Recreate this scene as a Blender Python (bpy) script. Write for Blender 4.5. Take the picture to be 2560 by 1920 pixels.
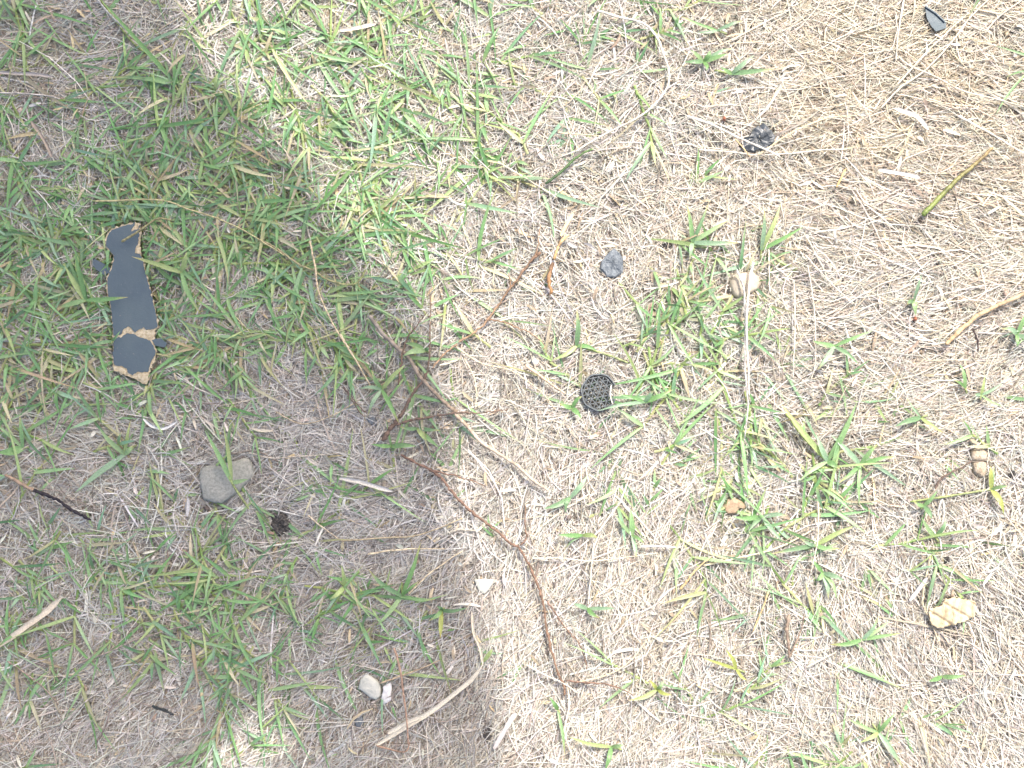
import bpy, math, random
import numpy as np
from mathutils import Vector, Matrix
for o in list(bpy.data.objects): bpy.data.objects.remove(o)
sc = bpy.context.scene
COL = sc.collection
rng = np.random.default_rng(11); random.seed(11)
R = math.radians
# ------------------------------------------------------------------ camera
MM = 0.0003                       # metres of ground per photo pixel (about)
cam = bpy.data.cameras.new('camera'); camo = bpy.data.objects.new('camera', cam); COL.objects.link(camo)
CP = Vector((0, -0.10, 1.20)); camo.location = CP
FW = (Vector((0, 0, 0)) - CP).normalized()
camo.rotation_euler = FW.to_track_quat('-Z', 'Y').to_euler()
cam.sensor_width = 36; cam.lens = 36 * CP.length / 0.768
cam.clip_start = 0.05; cam.clip_end = 300
sc.camera = camo
# ------------------------------------------------------------------ world, sun, exposure
SV = Vector((0.30, 0.62, 1.0)).normalized()          # towards the sun
ELEV = math.asin(SV.z)
world = bpy.data.worlds.new('World'); sc.world = world; world.use_nodes = True
wn = world.node_tree.nodes; wl = world.node_tree.links
sky = wn.new('ShaderNodeTexSky'); sky.sky_type = 'NISHITA'; sky.sun_disc = False
sky.sun_elevation = ELEV; sky.sun_rotation = math.atan2(SV.x, SV.y)
sky.air_density = 1.0; sky.dust_density = 6.0; sky.ozone_density = 0.6
wn['Background'].inputs[1].default_value = 0.15
wl.new(sky.outputs[0], wn['Background'].inputs[0])
sl = bpy.data.lights.new('sun', 'SUN'); sl.energy = 2.35; sl.angle = R(0.55); sl.color = (1.0, 0.95, 0.88)
so = bpy.data.objects.new('sun', sl); COL.objects.link(so)
so.rotation_euler = SV.to_track_quat('Z', 'Y').to_euler()
sc.view_settings.view_transform = 'Standard'; sc.view_settings.look = 'None'
sc.view_settings.exposure = 1.38; sc.view_settings.gamma = 1; sc.view_settings.use_curve_mapping = False
sc.render.engine = 'CYCLES'
sc.render.resolution_x = 1024; sc.render.resolution_y = 768

# ------------------------------------------------------------------ ground height and picture-to-ground mapping
_ph = rng.uniform(0, 6.28, (14, 2)); _dr = rng.uniform(0, 6.28, 14)
_fr = np.array([9, 13, 17, 24, 31, 40, 52, 66, 80, 95, 110, 130, 150, 180.])
def gh(x, y):
    x = np.asarray(x, float); y = np.asarray(y, float); h = 0
    for i in range(14):
        h = h + np.sin((x*math.cos(_dr[i]) + y*math.sin(_dr[i]))*_fr[i] + _ph[i, 0]) * (0.015/_fr[i])
    return h
RT = camo.rotation_euler.to_matrix()
def P(px, py, z=0.0):
    """the point at height z over the lawn seen at photo pixel (2560 x 1920)"""
    k = 36/cam.lens/2560
    d = RT @ Vector(((px-1280)*k, -(py-960)*k, -1))
    t = (CP.z - z)/-d.z
    q = CP + d*t
    return (q.x, q.y)
def crop(ox, oy, s):
    return lambda pts: [(ox + x*s, oy + y*s) for x, y in pts]
cA = crop(0, 0, .3888); cB = crop(850, 0, .3888); cC = crop(1700, 0, .3888)
cD = crop(0, 500, .3013); cE = crop(850, 640, .3888); cF = crop(1700, 640, .3888)
cG = crop(0, 1000, .3888); cH = crop(0, 1280, .3888); cI = crop(850, 1280, .3888); cJ = crop(1700, 1280, .3888)
cK = crop(940, 560, .226); cL = crop(600, 600, .2712)
c1420 = crop(1420, 900, .0904); c1780 = crop(1780, 640, .0904); c1820 = crop(1820, 280, .0904)
c2280 = crop(2280, 1460, .0904); c470 = crop(470, 1120, .0904); c1460 = crop(1460, 580, .1175)
c860 = crop(860, 1660, .0904); c2220 = crop(2220, 0, .0995); c2300 = crop(2300, 1050, .1205); c1740 = crop(1740, 1180, .0904)

# ------------------------------------------------------------------ materials
def mat(name, rough=0.6, spec=0.25):
    m = bpy.data.materials.new(name); m.use_nodes = True
    b = m.node_tree.nodes['Principled BSDF']
    b.inputs['Roughness'].default_value = rough; b.inputs['Specular IOR Level'].default_value = spec
    return m, m.node_tree.nodes, m.node_tree.links, b
def noise(n, l, scale, detail=4, rough=.6, coord='Object', dist=0.0):
    t = n.new('ShaderNodeTexCoord'); x = n.new('ShaderNodeTexNoise')
    x.inputs['Scale'].default_value = scale; x.inputs['Detail'].default_value = detail
    x.inputs['Roughness'].default_value = rough; x.inputs['Distortion'].default_value = dist
    l.new(t.outputs[coord], x.inputs['Vector']); return x
def ramp(n, l, src, stops):
    r = n.new('ShaderNodeValToRGB'); e = r.color_ramp.elements
    while len(e) < len(stops): e.new(0.5)
    for i, (p, c) in enumerate(stops): e[i].position = p; e[i].color = (*c, 1)
    l.new(src, r.inputs[0]); return r
def bump(n, l, src, b, strength, dist):
    x = n.new('ShaderNodeBump'); x.inputs['Strength'].default_value = strength; x.inputs['Distance'].default_value = dist
    l.new(src, x.inputs['Height']); l.new(x.outputs[0], b.inputs['Normal'])
def attr_mat(name, rough, spec, transl, tcol):
    """each blade's own colour from the colour attribute, with fine grain; thin blades let some light through"""
    m, n, l, b = mat(name, rough, spec)
    a = n.new('ShaderNodeAttribute'); a.attribute_name = 'tint'
    x = noise(n, l, 900, 3, .6)
    r = ramp(n, l, x.outputs[0], [(.3, (.78, .78, .78)), (.7, (1.15, 1.15, 1.15))])
    mx = n.new('ShaderNodeMixRGB'); mx.blend_type = 'MULTIPLY'; mx.inputs[0].default_value = 1
    l.new(a.outputs['Color'], mx.inputs[1]); l.new(r.outputs[0], mx.inputs[2])
    l.new(mx.outputs[0], b.inputs['Base Color'])
    if transl:
        t = n.new('ShaderNodeBsdfTranslucent'); m2 = n.new('ShaderNodeMixRGB'); m2.blend_type = 'MULTIPLY'
        m2.inputs[0].default_value = 1; m2.inputs[2].default_value = (*tcol, 1)
        l.new(mx.outputs[0], m2.inputs[1]); l.new(m2.outputs[0], t.inputs[0])
        s = n.new('ShaderNodeMixShader'); s.inputs[0].default_value = transl
        l.new(b.outputs[0], s.inputs[1]); l.new(t.outputs[0], s.inputs[2])
        l.new(s.outputs[0], n['Material Output'].inputs[0])
    return m
M_STRAW = attr_mat('dry_straw', .55, .3, .15, (1, .9, .7))
M_GRASS = attr_mat('green_grass', .42, .45, .30, (1.2, 1.25, .5))
M_TWIG = attr_mat('twig_bark', .75, .2, 0, None)
def two_tone(name, c1, c2, scale, rough=.8, bs=.4, bd=.001, detail=5, c3=None, spec=.25):
    m, n, l, b = mat(name, rough, spec)
    x = noise(n, l, scale, detail, .65)
    st = [(.35, c1), (.65, c2)]
    if c3: st.append((.78, c3))
    r = ramp(n, l, x.outputs[0], st); l.new(r.outputs[0], b.inputs['Base Color'])
    y = noise(n, l, scale*3, 6, .7); bump(n, l, y.outputs[0], b, bs, bd)
    return m
M_SOIL = two_tone('soil', (.13, .10, .075), (.33, .28, .21), 60, .95, .8, .004)
def painted():
    m, n, l, b = mat('painted_face', .45, .4)
    x = noise(n, l, 26, 6, .7); c = ramp(n, l, x.outputs[0], [(.3, (.052, .076, .098)), (.6, (.072, .100, .115)), (.8, (.095, .120, .130))])
    d = noise(n, l, 700, 3, .7); e = ramp(n, l, d.outputs[0], [(.66, (0, 0, 0)), (.78, (1, 1, 1))])
    mx = n.new('ShaderNodeMixRGB'); mx.inputs[2].default_value = (.24, .22, .18, 1)
    l.new(e.outputs[0], mx.inputs[0]); l.new(c.outputs[0], mx.inputs[1]); l.new(mx.outputs[0], b.inputs['Base Color'])
    y = noise(n, l, 60, 8, .75); bump(n, l, y.outputs[0], b, .5, .0012)
    rr = ramp(n, l, x.outputs[0], [(.3, (.35,)*3), (.7, (.6,)*3)]); l.new(rr.outputs[0], b.inputs['Roughness']); return m
M_PAINT = painted()
M_FIBRE = two_tone('raw_fibre', (.36, .28, .17), (.60, .52, .37), 500, .9, .9, .0008, c3=(.3, .18, .08))
M_CONC = two_tone('weathered_concrete', (.29, .295, .26), (.47, .45, .39), 520, .95, 1, .0016, c3=(.10, .095, .09))
M_TAN = two_tone('tan_stone', (.38, .32, .24), (.52, .45, .35), 120, .85, .5, .0010)
M_SLATE = two_tone('slate_stone', (.10, .115, .13), (.22, .24, .255), 240, .8, 1, .0012)
M_PALE = two_tone('pale_stone', (.38, .38, .33), (.50, .49, .43), 160, .85, .5, .0008)
M_WHITE = two_tone('chalky_flake', (.52, .49, .47), (.66, .64, .62), 160, .7, .4, .0006)
M_CLOD = two_tone('dry_clod', (.34, .27, .19), (.52, .45, .36), 200, .95, 1, .0016)
M_BLACK = two_tone('black_plastic', (.030, .036, .042), (.09, .10, .11), 160, .35, .5, .0006, spec=.5)
M_CAP = two_tone('grey_black_rubber', (.06, .07, .075), (.12, .135, .14), 300, .5, .5, .0004, spec=.45)
M_CREAM = two_tone('cream_plastic', (.34, .26, .16), (.55, .46, .31), 150, .5, .3, .0005, c3=(.44, .29, .10), spec=.3)
M_LEAF = two_tone('brown_leaf', (.28, .20, .13), (.40, .30, .20), 220, .7, .9, .0010, c3=(.24, .12, .09))
M_CHAR = two_tone('charcoal', (.04, .036, .034), (.17, .155, .14), 600, .8, 1, .0015)
M_RED = two_tone('red_seed', (.22, .07, .04), (.34, .15, .09), 200, .6, .4, .0005)
M_TRUNK = two_tone('trunk_bark', (.10, .075, .055), (.22, .17, .13), 18, .95, 1, .01)
M_CROWN = two_tone('tree_leaf', (.045, .085, .025), (.075, .12, .035), 3, .5, .2, .001)

# ------------------------------------------------------------------ mesh helpers
def link(name, me, m, parent=None):
    o = bpy.data.objects.new(name, me); COL.objects.link(o)
    if m: me.materials.append(m)
    if parent: o.parent = parent
    return o
def tag(o, label=None, cat=None, group=None, kind=None):
    if label: o['label'] = label
    if cat: o['category'] = cat
    if group: o['group'] = group
    if kind: o['kind'] = kind
    return o
def empty(name, loc, label, cat, group=None):
    o = bpy.data.objects.new(name, None); COL.objects.link(o); o.location = loc; o.empty_display_size = .01
    return tag(o, label, cat, group)
def fast_mesh(name, V, F, C=None, smooth=False):
    """V (n,3); F (m,4) quads; C (n,3) vertex tint"""
    me = bpy.data.meshes.new(name); V = np.ascontiguousarray(V, np.float32); F = np.ascontiguousarray(F, np.int32)
    me.vertices.add(len(V)); me.vertices.foreach_set('co', V.ravel())
    me.loops.add(F.size); me.loops.foreach_set('vertex_index', F.ravel())
    me.polygons.add(len(F)); me.polygons.foreach_set('loop_start', np.arange(len(F), dtype=np.int32)*F.shape[1])
    if smooth: me.polygons.foreach_set('use_smooth', np.ones(len(F), bool))
    me.update(calc_edges=True); me.validate()
    if C is not None:
        a = me.color_attributes.new('tint', 'FLOAT_COLOR', 'POINT')
        a.data.foreach_set('color', np.concatenate([C, np.ones((len(C), 1))], 1).astype(np.float32).ravel())
    return me
def grid_faces(rows, cols, closed=False):
    r = np.arange(rows-1)[:, None]; c = np.arange(cols if closed else cols-1)[None, :]; c2 = (c+1) % cols
    return np.stack([r*cols+c, r*cols+c2, (r+1)*cols+c2, (r+1)*cols+c], -1).reshape(-1, 4)
def inside(poly, x, y):
    x = np.asarray(x, float); y = np.asarray(y, float); r = np.zeros(x.shape, bool); n = len(poly)
    for i in range(n):
        x1, y1 = poly[i]; x2, y2 = poly[(i+1) % n]
        if y1 == y2: continue
        r ^= ((y1 > y) != (y2 > y)) & (x < (x2-x1)*(y-y1)/(y2-y1)+x1)
    return r
def catmull(pts, n):
    p = np.array(pts, float)
    if len(p) == 2: return p[0] + (p[1]-p[0])*np.linspace(0, 1, n)[:, None]
    p = np.vstack([2*p[0]-p[1], p, 2*p[-1]-p[-2]])
    seg = len(p)-3; out = []
    for t in np.linspace(0, seg-1e-6, n):
        i = int(t); f = t-i; a, b, c, d = p[i:i+4]
        out.append(.5*((2*b)+(-a+c)*f+(2*a-5*b+4*c-d)*f*f+(-a+3*b-3*c+d)*f**3))
    return np.array(out)

# ------------------------------------------------------------------ ground sheet
def axis(half, fine):
    a = np.arange(-half, half+1e-6, fine)
    far = half + np.geomspace(fine*2, 60, 34)
    return np.concatenate([-far[::-1], a, far])
gx, gy = axis(.75, .006), axis(.6, .006)
GX, GY = np.meshgrid(gx, gy)
fade = np.clip(1.5 - np.maximum(abs(GX), abs(GY))/3, 0, 1)
GZ = gh(GX, GY)*fade + rng.normal(0, .0006, GX.shape)*(fade > .9)
me = fast_mesh('ground', np.stack([GX, GY, GZ], -1).reshape(-1, 3), grid_faces(len(gy), len(gx)), smooth=True)
tag(link('ground', me, M_SOIL), kind='structure')

# ------------------------------------------------------------------ things that lie flat: their outlines (photo pixels)
OUT = {
 'board': cD([(1125,178),(1100,190),(1040,205),(960,228),(925,240),(900,270),(880,310),(872,360),(885,400),(905,430),(940,460),(935,510),(925,550),(905,600),(885,650),(893,780),(912,850),(925,960),(935,1060),(940,1180),(938,1280),(940,1400),(1000,1440),(1060,1465),(1130,1485),(1210,1530),(1240,1490),(1245,1410),(1290,1340),(1300,1240),(1275,1180),(1290,1090),(1315,1060),(1308,980),(1288,900),(1265,800),(1250,740),(1222,640),(1205,560),(1185,480),(1170,440),(1165,380),(1165,330),(1172,280),(1166,200)]),
 'offcut': c2220([(905,170),(1180,340),(1420,560),(1450,730),(1180,815),(1080,700),(960,500)]),
 'cap': [(1497+44*math.cos(a*math.pi/12), 981+46*math.sin(a*math.pi/12)) for a in range(24)],
 'crushed': c1820([(980,290),(1200,470),(1320,680),(1290,860),(1000,1040),(700,1110),(360,1010),(370,760),(560,680),(740,430),(860,370)]),
 'concrete': c470([(330,620),(430,510),(620,480),(900,480),(1060,400),(1330,340),(1600,260),(1700,290),(1830,560),(1820,760),(1740,860),(1540,1060),(1360,1240),(1180,1360),(900,1540),(660,1500),(420,1420),(360,1120),(310,900)]),
 'tanstone': c1780([(640,490),(980,420),(1180,420),(1320,560),(1370,740),(1300,920),(1050,1060),(700,1170),(600,1080),(500,840),(500,700)]),
 'slate': c1460([(640,340),(760,440),(830,560),(830,880),(650,980),(480,970),(430,880),(340,800),(360,640),(480,480)]),
 'pale': c860([(520,340),(620,230),(770,330),(900,420),(1000,520),(1030,700),(1020,870),(900,990),(740,930),(540,760),(390,680),(420,540),(460,400)]),
 'flake': c860([(1080,600),(1180,560),(1290,480),(1330,700),(1310,1000),(1200,1080),(1090,1110),(1030,950),(1060,800)]),
 'chip': cI([(860,435),(930,428),(1010,436),(965,490),(930,530),(888,505)]),
 'ribbed': c2280([(420,680),(560,640),(800,560),(900,370),(1150,350),(1420,410),(1690,470),(1740,600),(1720,850),(1580,960),(1400,1060),(1000,1150),(760,1220),(640,1220),(490,1100),(450,900)]),
 'leaf': c1740([(880,760),(1000,720),(1120,740),(1280,800),(1370,950),(1330,1020),(1210,1000),(1130,1130),(1000,1150),(880,1160),(780,1080),(750,970),(850,850)]),
 'clod1': c2300([(1050,640),(1180,570),(1330,600),(1420,700),(1380,840),(1200,850),(1050,840)]),
 'clod2': c2300([(1100,880),(1260,850),(1380,880),(1390,1080),(1370,1190),(1240,1190),(1110,1090)]),
 'stone5': cI([(90,1330),(140,1310),(160,1350),(140,1390),(100,1385)]),
 'stone6': cE([(165,1045),(215,1030),(250,1060),(235,1095),(190,1085)]),
 'stone7': cE([(1225,650),(1265,640),(1285,670),(1270,705),(1235,700)]),
 'char1': c2300([(1870,1080),(1970,1050),(2010,1130),(1990,1210),(1900,1240),(1850,1170)]),
 'char2': cG([(1740,740),(1800,715),(1860,760),(1870,850),(1800,880),(1745,840)]),
 'char3': c1460([(1640,220),(1760,190),(1890,260),(1880,330),(1760,350),(1640,320)]),
 'char4': cJ([(1700,290),(1735,285),(1740,325),(1720,345),(1700,325)]),
 'char5': cI([(920,1370),(970,1380),(985,1440),(950,1480),(915,1440)]),
}
ZTOP = .0105           # where the thatch ends and loose things lie
OUTW = {k: [P(x, y, ZTOP) for x, y in v] for k, v in OUT.items()}

# ------------------------------------------------------------------ thatch of dry straw (nobody could count it)
def pick(cols, w, n):
    cols = np.array(cols); i = rng.choice(len(cols), n, p=np.array(w)/sum(w))
    return cols[i]*rng.uniform(.82, 1.15, (n, 1))*rng.uniform(.95, 1.05, (n, 3))
# control points of the lie of the straw: px, py, angle (deg, up-right positive), strength
LIE = [(2300,150,20,1.2),(2450,400,-25,1.4),(2050,120,10,.8),(2400,250,-10,1.2),(2150,420,-30,.6),(1500,1500,72,1.3),(1350,1750,68,1.4),
       (1300,1350,75,.8),(2400,1750,-62,1.5),(2250,1800,-65,1.1),(2500,1550,-40,.9),(2150,1350,80,.9),(2350,840,20,1.3),(2200,900,12,.9),
       (2150,1000,-12,.8),(150,100,12,1.2),(100,950,8,1.2),(300,1000,-25,1),(900,1180,-12,.8),(850,1900,60,.7),(600,1700,35,.7),(300,1850,45,.7),
       (900,1350,10,.7),(1000,1500,40,.4),(1250,1000,70,.5),(1700,1600,55,.6),(1300,300,-20,.5),(1650,250,40,.5),(100,1650,20,.8),(1150,1850,58,1.2)]
def lie(px, py):
    c = np.zeros(px.shape); s = np.zeros(px.shape); W = np.zeros(px.shape)
    for x, y, a, k in LIE:
        w = np.exp(-((px-x)**2+(py-y)**2)/(2*210.**2)); W += w
        c += w*k*math.cos(2*R(a)); s += w*k*math.sin(2*R(a))
    return .5*np.arctan2(s, c), np.clip(np.hypot(c, s), 0, 1.3)
SHR = {'board': 1.03, 'cap': 1.02, 'flake': 1.0, 'chip': 1.0}
def ribbons(N, X, Y, ang, L, W, curve, z0, zarc, tip, roll, col, segs, taper, vee, clampz=True, tipcol=None, basecol=None):
    """N curved tapering blades as one mesh; vee > 0 folds each along its midrib"""
    t = np.linspace(0, 1, segs+1)[None, :]
    A = ang[:, None] + curve[:, None]*(t-.5)
    dx = np.cos(A)*L[:, None]/segs; dy = np.sin(A)*L[:, None]/segs
    cx = X[:, None] + np.cumsum(dx, 1) - dx[:, :1]; cy = Y[:, None] + np.cumsum(dy, 1) - dy[:, :1]
    cz = gh(cx, cy) + z0[:, None] + zarc[:, None]*4*t*(1-t) + tip[:, None]*t
    if clampz:
        for k, poly in OUTW.items():
            xs = [p[0] for p in poly]; ys = [p[1] for p in poly]; cxm = sum(xs)/len(xs); cym = sum(ys)/len(ys)
            rad = max(math.hypot(a-cxm, b-cym) for a, b in poly)+.002
            near = np.where((abs(cx-cxm) < rad) & (abs(cy-cym) < rad))
            if len(near[0]) == 0: continue
            big = [(cxm+(a-cxm)*SHR.get(k, .95), cym+(b-cym)*SHR.get(k, .95)) for a, b in poly]
            ins = inside(big, cx[near], cy[near])
            ii = (near[0][ins], near[1][ins])
            cz[ii] = np.minimum(cz[ii], gh(cx[ii], cy[ii]) + (.0085 if k == 'cap' else .0075 if k[:4] == 'char' else .0035))
    wt = taper(t)*W[:, None]/2
    nx = -np.sin(A); ny = np.cos(A); cr = np.cos(roll)[:, None]; sr = np.sin(roll)[:, None]
    ox = nx*wt*cr; oy = ny*wt*cr; oz = wt*sr
    if vee:
        V = np.stack([np.stack([cx-ox, cy-oy, cz-oz+vee*wt], -1), np.stack([cx, cy, cz], -1), np.stack([cx+ox, cy+oy, cz+oz+vee*wt], -1)], 2); q = 3
    else:
        V = np.stack([np.stack([cx-ox, cy-oy, cz-oz], -1), np.stack([cx+ox, cy+oy, cz+oz], -1)], 2); q = 2
    C = np.repeat(col[:, None, :], segs+1, 1)
    if tipcol is not None:
        k = np.clip((t-.62)/.38, 0, 1)[..., None]*tipcol[1][:, None, None]; C = C*(1-k) + tipcol[0][None, None]*k
    if basecol is not None:
        k = np.clip((.3-t)/.3, 0, 1)[..., None]*.6; C = C*(1-k) + basecol[None, None]*k
    C = np.repeat(C[:, :, None, :], q, 2)
    F1 = grid_faces(segs+1, q); F = (F1[None] + (np.arange(N)*(segs+1)*q)[:, None, None]).reshape(-1, 4)
    return V.reshape(-1, 3), F, C.reshape(-1, 3), cx, cy
SCOL = [(.565,.53,.46),(.63,.61,.56),(.49,.472,.43),(.50,.43,.33),(.36,.315,.26),(.22,.185,.15),(.44,.432,.41)]
def straw_patch(N, x0, x1, y0, y1, clampz=True, lay=True):
    X = rng.uniform(x0, x1, N); Y = rng.uniform(y0, y1, N)
    px = X/MM + 1280; py = 960 - Y/MM
    a0, k = lie(px, py)
    if not lay: k = k*0
    ang = a0 + rng.normal(0, 1, N)*(1.7 - .95*np.clip(k, 0, 1.1)) + (rng.random(N) < .5)*math.pi
    L = rng.gamma(2.2, .0082, N)*(1 + .45*np.clip(k, 0, 1)) + .004; W = rng.gamma(2.4, .00012, N) + .00026
    L = np.minimum(L, .08)
    X -= np.cos(ang)*L/2; Y -= np.sin(ang)*L/2
    z = .0005 + rng.random(N)**1.15*.0098
    # worn spots where the thatch lies thin over the soil
    bare = np.clip((np.sin(px*.0173+np.sin(py*.011)*2)*np.sin(py*.0191+1+np.sin(px*.009)*2) - .35)*2.2, 0, 1)
    z *= 1-.45*bare
    keep = rng.random(N) > .5*bare
    X, Y, ang, L, W, z, px, py = (q[keep] for q in (X, Y, ang, L, W, z, px, py)); N = len(X)
    col = pick(SCOL, [5, 5, 3.5, 2.6, 2.8, 2.6, 3.5], N)
    # yellower, less weathered straw towards the upper right, greyer thatch in the middle and lower left
    wy = np.clip(np.exp(-((px-2300)**2+(py-150)**2)/(2*430.**2)) + .25*np.sin(px*.006+1)*np.sin(py*.0075), 0, 1)[:, None]*(1 if lay else .3)
    col = col*(1-wy) + col*np.array([.99, .95, .86])*wy
    wg = np.clip(np.exp(-((px-850)**2+(py-1250)**2)/(2*300.**2)), 0, 1)[:, None]
    col = col*(1-.5*wg) + .5*wg*col.mean(1, keepdims=True)*np.array([1.0, .96, .93])
    return ribbons(N, X, Y, ang, L, W, rng.normal(0, .75, N), z, rng.normal(.0004, .0011, N), rng.normal(0, .0018, N),
                   rng.normal(0, .42, N), col, 3, lambda t: np.clip(1.25-abs(t-.45)*1.1, .35, 1), 0, clampz)
V, F, C, _, _ = straw_patch(385000, -.43, .43, -.33, .33)
tag(link('dry_straw', fast_mesh('dry_straw', V, F, C), M_STRAW), kind='stuff')
# the same lawn goes on round the framed part
V, F, C, _, _ = straw_patch(60000, -.43, .43, -.33, .33, False, False)
sm = fast_mesh('straw_patch', V, F, C); sm.materials.append(M_STRAW)
for i in range(-2, 3):
    for j in range(-2, 3):
        if i == 0 and j == 0: continue
        o = bpy.data.objects.new('dry_straw', sm); COL.objects.link(o); o.location = (i*.84, j*.64, 0)
        o.rotation_euler.z = math.pi*((i+j) % 2); tag(o, kind='stuff')

# ------------------------------------------------------------------ crumbs of earth and broken bits of leaf in the thatch
def litter(n, x0, x1, y0, y1):
    c = np.stack([rng.uniform(x0, x1, n), rng.uniform(y0, y1, n)], 1); r_ = rng.gamma(2.2, .0004, n)+.0004
    z = gh(c[:, 0], c[:, 1]) + rng.uniform(.003, .0088, n)
    o6 = np.array([(1, 0, 0), (0, 1, 0), (-1, 0, 0), (0, -1, 0), (0, 0, .7), (0, 0, -.7)])
    V = np.concatenate([c, z[:, None]], 1)[:, None] + o6[None]*r_[:, None, None]*rng.uniform(.6, 1.35, (n, 6, 1))
    f = np.array([(0, 1, 4, 4), (1, 2, 4, 4), (2, 3, 4, 4), (3, 0, 4, 4), (1, 0, 5, 5), (2, 1, 5, 5), (3, 2, 5, 5), (0, 3, 5, 5)])[:, :3]
    F = (f[None] + (np.arange(n)*6)[:, None, None]).reshape(-1, 3)
    col = pick([(.40,.34,.27),(.30,.24,.18),(.16,.13,.11),(.50,.46,.40),(.45,.36,.24)], [4, 3, 2, 2, 2], n)
    return V.reshape(-1, 3), F, np.repeat(col, 6, 0)
V, F, C = litter(6500, -.43, .43, -.33, .33)
tag(link('earth_crumbs', fast_mesh('earth_crumbs', V, F, C), M_TWIG), kind='stuff')
n = 5200
V, F, C, _, _ = ribbons(n, rng.uniform(-.43, .43, n), rng.uniform(-.33, .33, n), rng.uniform(0, 6.3, n), rng.gamma(3, .0022, n)+.003, rng.uniform(.0012, .003, n),
     rng.normal(0, .5, n), rng.uniform(.004, .0105, n), rng.normal(.0005, .001, n), rng.normal(0, .002, n), rng.normal(0, .5, n),
     pick([(.58,.54,.44),(.45,.37,.26),(.33,.26,.19),(.64,.61,.55),(.52,.42,.26)], [4, 3, 2, 3, 2], n), 3, lambda t: np.clip(1.1-abs(t-.5)*1.3, .3, 1), .25)
tag(link('leaf_litter', fast_mesh('leaf_litter', V, F, C), M_STRAW), kind='stuff')

# ------------------------------------------------------------------ the green grass
DEN = ["2125545433210000",
       "3467765543221000",
       "5788654531000010",
       "7888864200431000",
       "8777765100640011",
       "7776554103852102",
       "3332123013643321",
       "2323100021544312",
       "4545432022112311",
       "6666654011014200",
       "2234411010221210",
       "1112210021134410"]
DEN = np.array([[int(c) for c in r] for r in DEN], float)
def density(px, py):
    u = np.clip(px/160-.5, 0, 14.999); v = np.clip(py/160-.5, 0, 10.999)
    i = u.astype(int); j = v.astype(int); fu = u-i; fv = v-j
    return DEN[j, i]*(1-fu)*(1-fv)+DEN[j, i+1]*fu*(1-fv)+DEN[j+1, i]*(1-fu)*fv+DEN[j+1, i+1]*fu*fv
GCOL = [(.17,.31,.12),(.22,.36,.16),(.28,.40,.20),(.16,.27,.14),(.34,.42,.18),(.25,.37,.24)]
def grass(n, x0, x1, y0, y1, clampz=True, dens=None):
    LX, LY, LA, LL, LW, LZ, LT = [], [], [], [], [], [], []; SX, SY, SA, SL, SZ = [], [], [], [], []
    made = 0
    while made < n:
        x = random.uniform(x0, x1); y = random.uniform(y0, y1)
        d = dens if dens is not None else float(density(np.array([x/MM+1280]), np.array([960-y/MM]))[0])
        cl = .5+.5*math.sin(x*95+math.sin(y*60)*1.6)*math.sin(y*88+1+math.sin(x*71)*1.4)
        if random.random()*8.5 > d**1.8/8**.8*(.45+1.1*cl): continue
        made += 1
        a = random.choice([-58, -50, 50, 10, -120, 130, random.uniform(0, 360), random.uniform(0, 360)]) + random.gauss(0, 16); a = R(a)
        z = random.uniform(.006, .012); side = random.choice([-1, 1]); big = random.choice([random.uniform(.4, .8), random.uniform(.7, 1.35)])
        for k in range(random.randint(1, 4)):
            ln = random.uniform(.008, .020)*big
            SX.append(x); SY.append(y); SA.append(a); SL.append(ln*1.05); SZ.append(z)
            x += math.cos(a)*ln; y += math.sin(a)*ln; a += random.gauss(0, .16)
            for q in range(random.choice([1, 1, 1, 2, 2])):
                side = -side
                LX.append(x); LY.append(y); LA.append(a + side*random.uniform(.25, 1.25)); LL.append(random.uniform(.018, .052)*big)
                LW.append(random.uniform(.0012, .0031)*(.7+.3*big)); LZ.append(z+.0005); LT.append(random.uniform(-.002, .006))
        LX.append(x); LY.append(y); LA.append(a); LL.append(random.uniform(.015, .045)*big); LW.append(random.uniform(.0015, .0030)); LZ.append(z); LT.append(random.uniform(0, .01))
    f = lambda q: np.array(q, float)
    N = len(LX); col = pick(GCOL, [4, 4, 3, 3, 2, 2], N)*np.array([.98, 1.04, 1.08])
    dead = rng.random(N) < .13; col[dead] = pick([(.50,.45,.31),(.40,.40,.22),(.42,.34,.22)], [2, 1, 1], dead.sum())
    V, F, C, _, _ = ribbons(N, f(LX), f(LY), f(LA), f(LL), f(LW), rng.normal(0, .20, N), f(LZ), rng.uniform(0, .003, N), f(LT),
                     rng.normal(0, .4, N), col, 6, lambda t: np.clip(np.minimum(.55+t*2.2, 1), 0, 1)*(1-np.clip((t-.3)/.7, 0, 1)**1.6)+.03, .28, clampz,
                     (np.array([.48, .39, .24]), (rng.random(N) < .35)*rng.random(N)), np.array([.36, .42, .18]))
    n2 = len(SX)
    V2, F2, C2, _, _ = ribbons(n2, f(SX), f(SY), f(SA), f(SL), np.full(n2, .0019), rng.normal(0, .1, n2), f(SZ), np.zeros(n2), np.zeros(n2),
                     rng.normal(0, .2, n2), pick([(.30,.36,.13),(.40,.42,.20),(.22,.32,.10)], [1, 1, 1], n2), 2, lambda t: 1+0*t, -.7, clampz)
    return np.vstack([V, V2]), np.vstack([F, F2+len(V)]), np.vstack([C, C2])
V, F, C = grass(1020, -.42, .42, -.32, .32)
tag(link('green_grass', fast_mesh('green_grass', V, F, C, True), M_GRASS), kind='stuff')
V, F, C = grass(240, -.42, .42, -.32, .32, False, 5)
gm = fast_mesh('grass_patch', V, F, C, True); gm.materials.append(M_GRASS)
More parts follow.
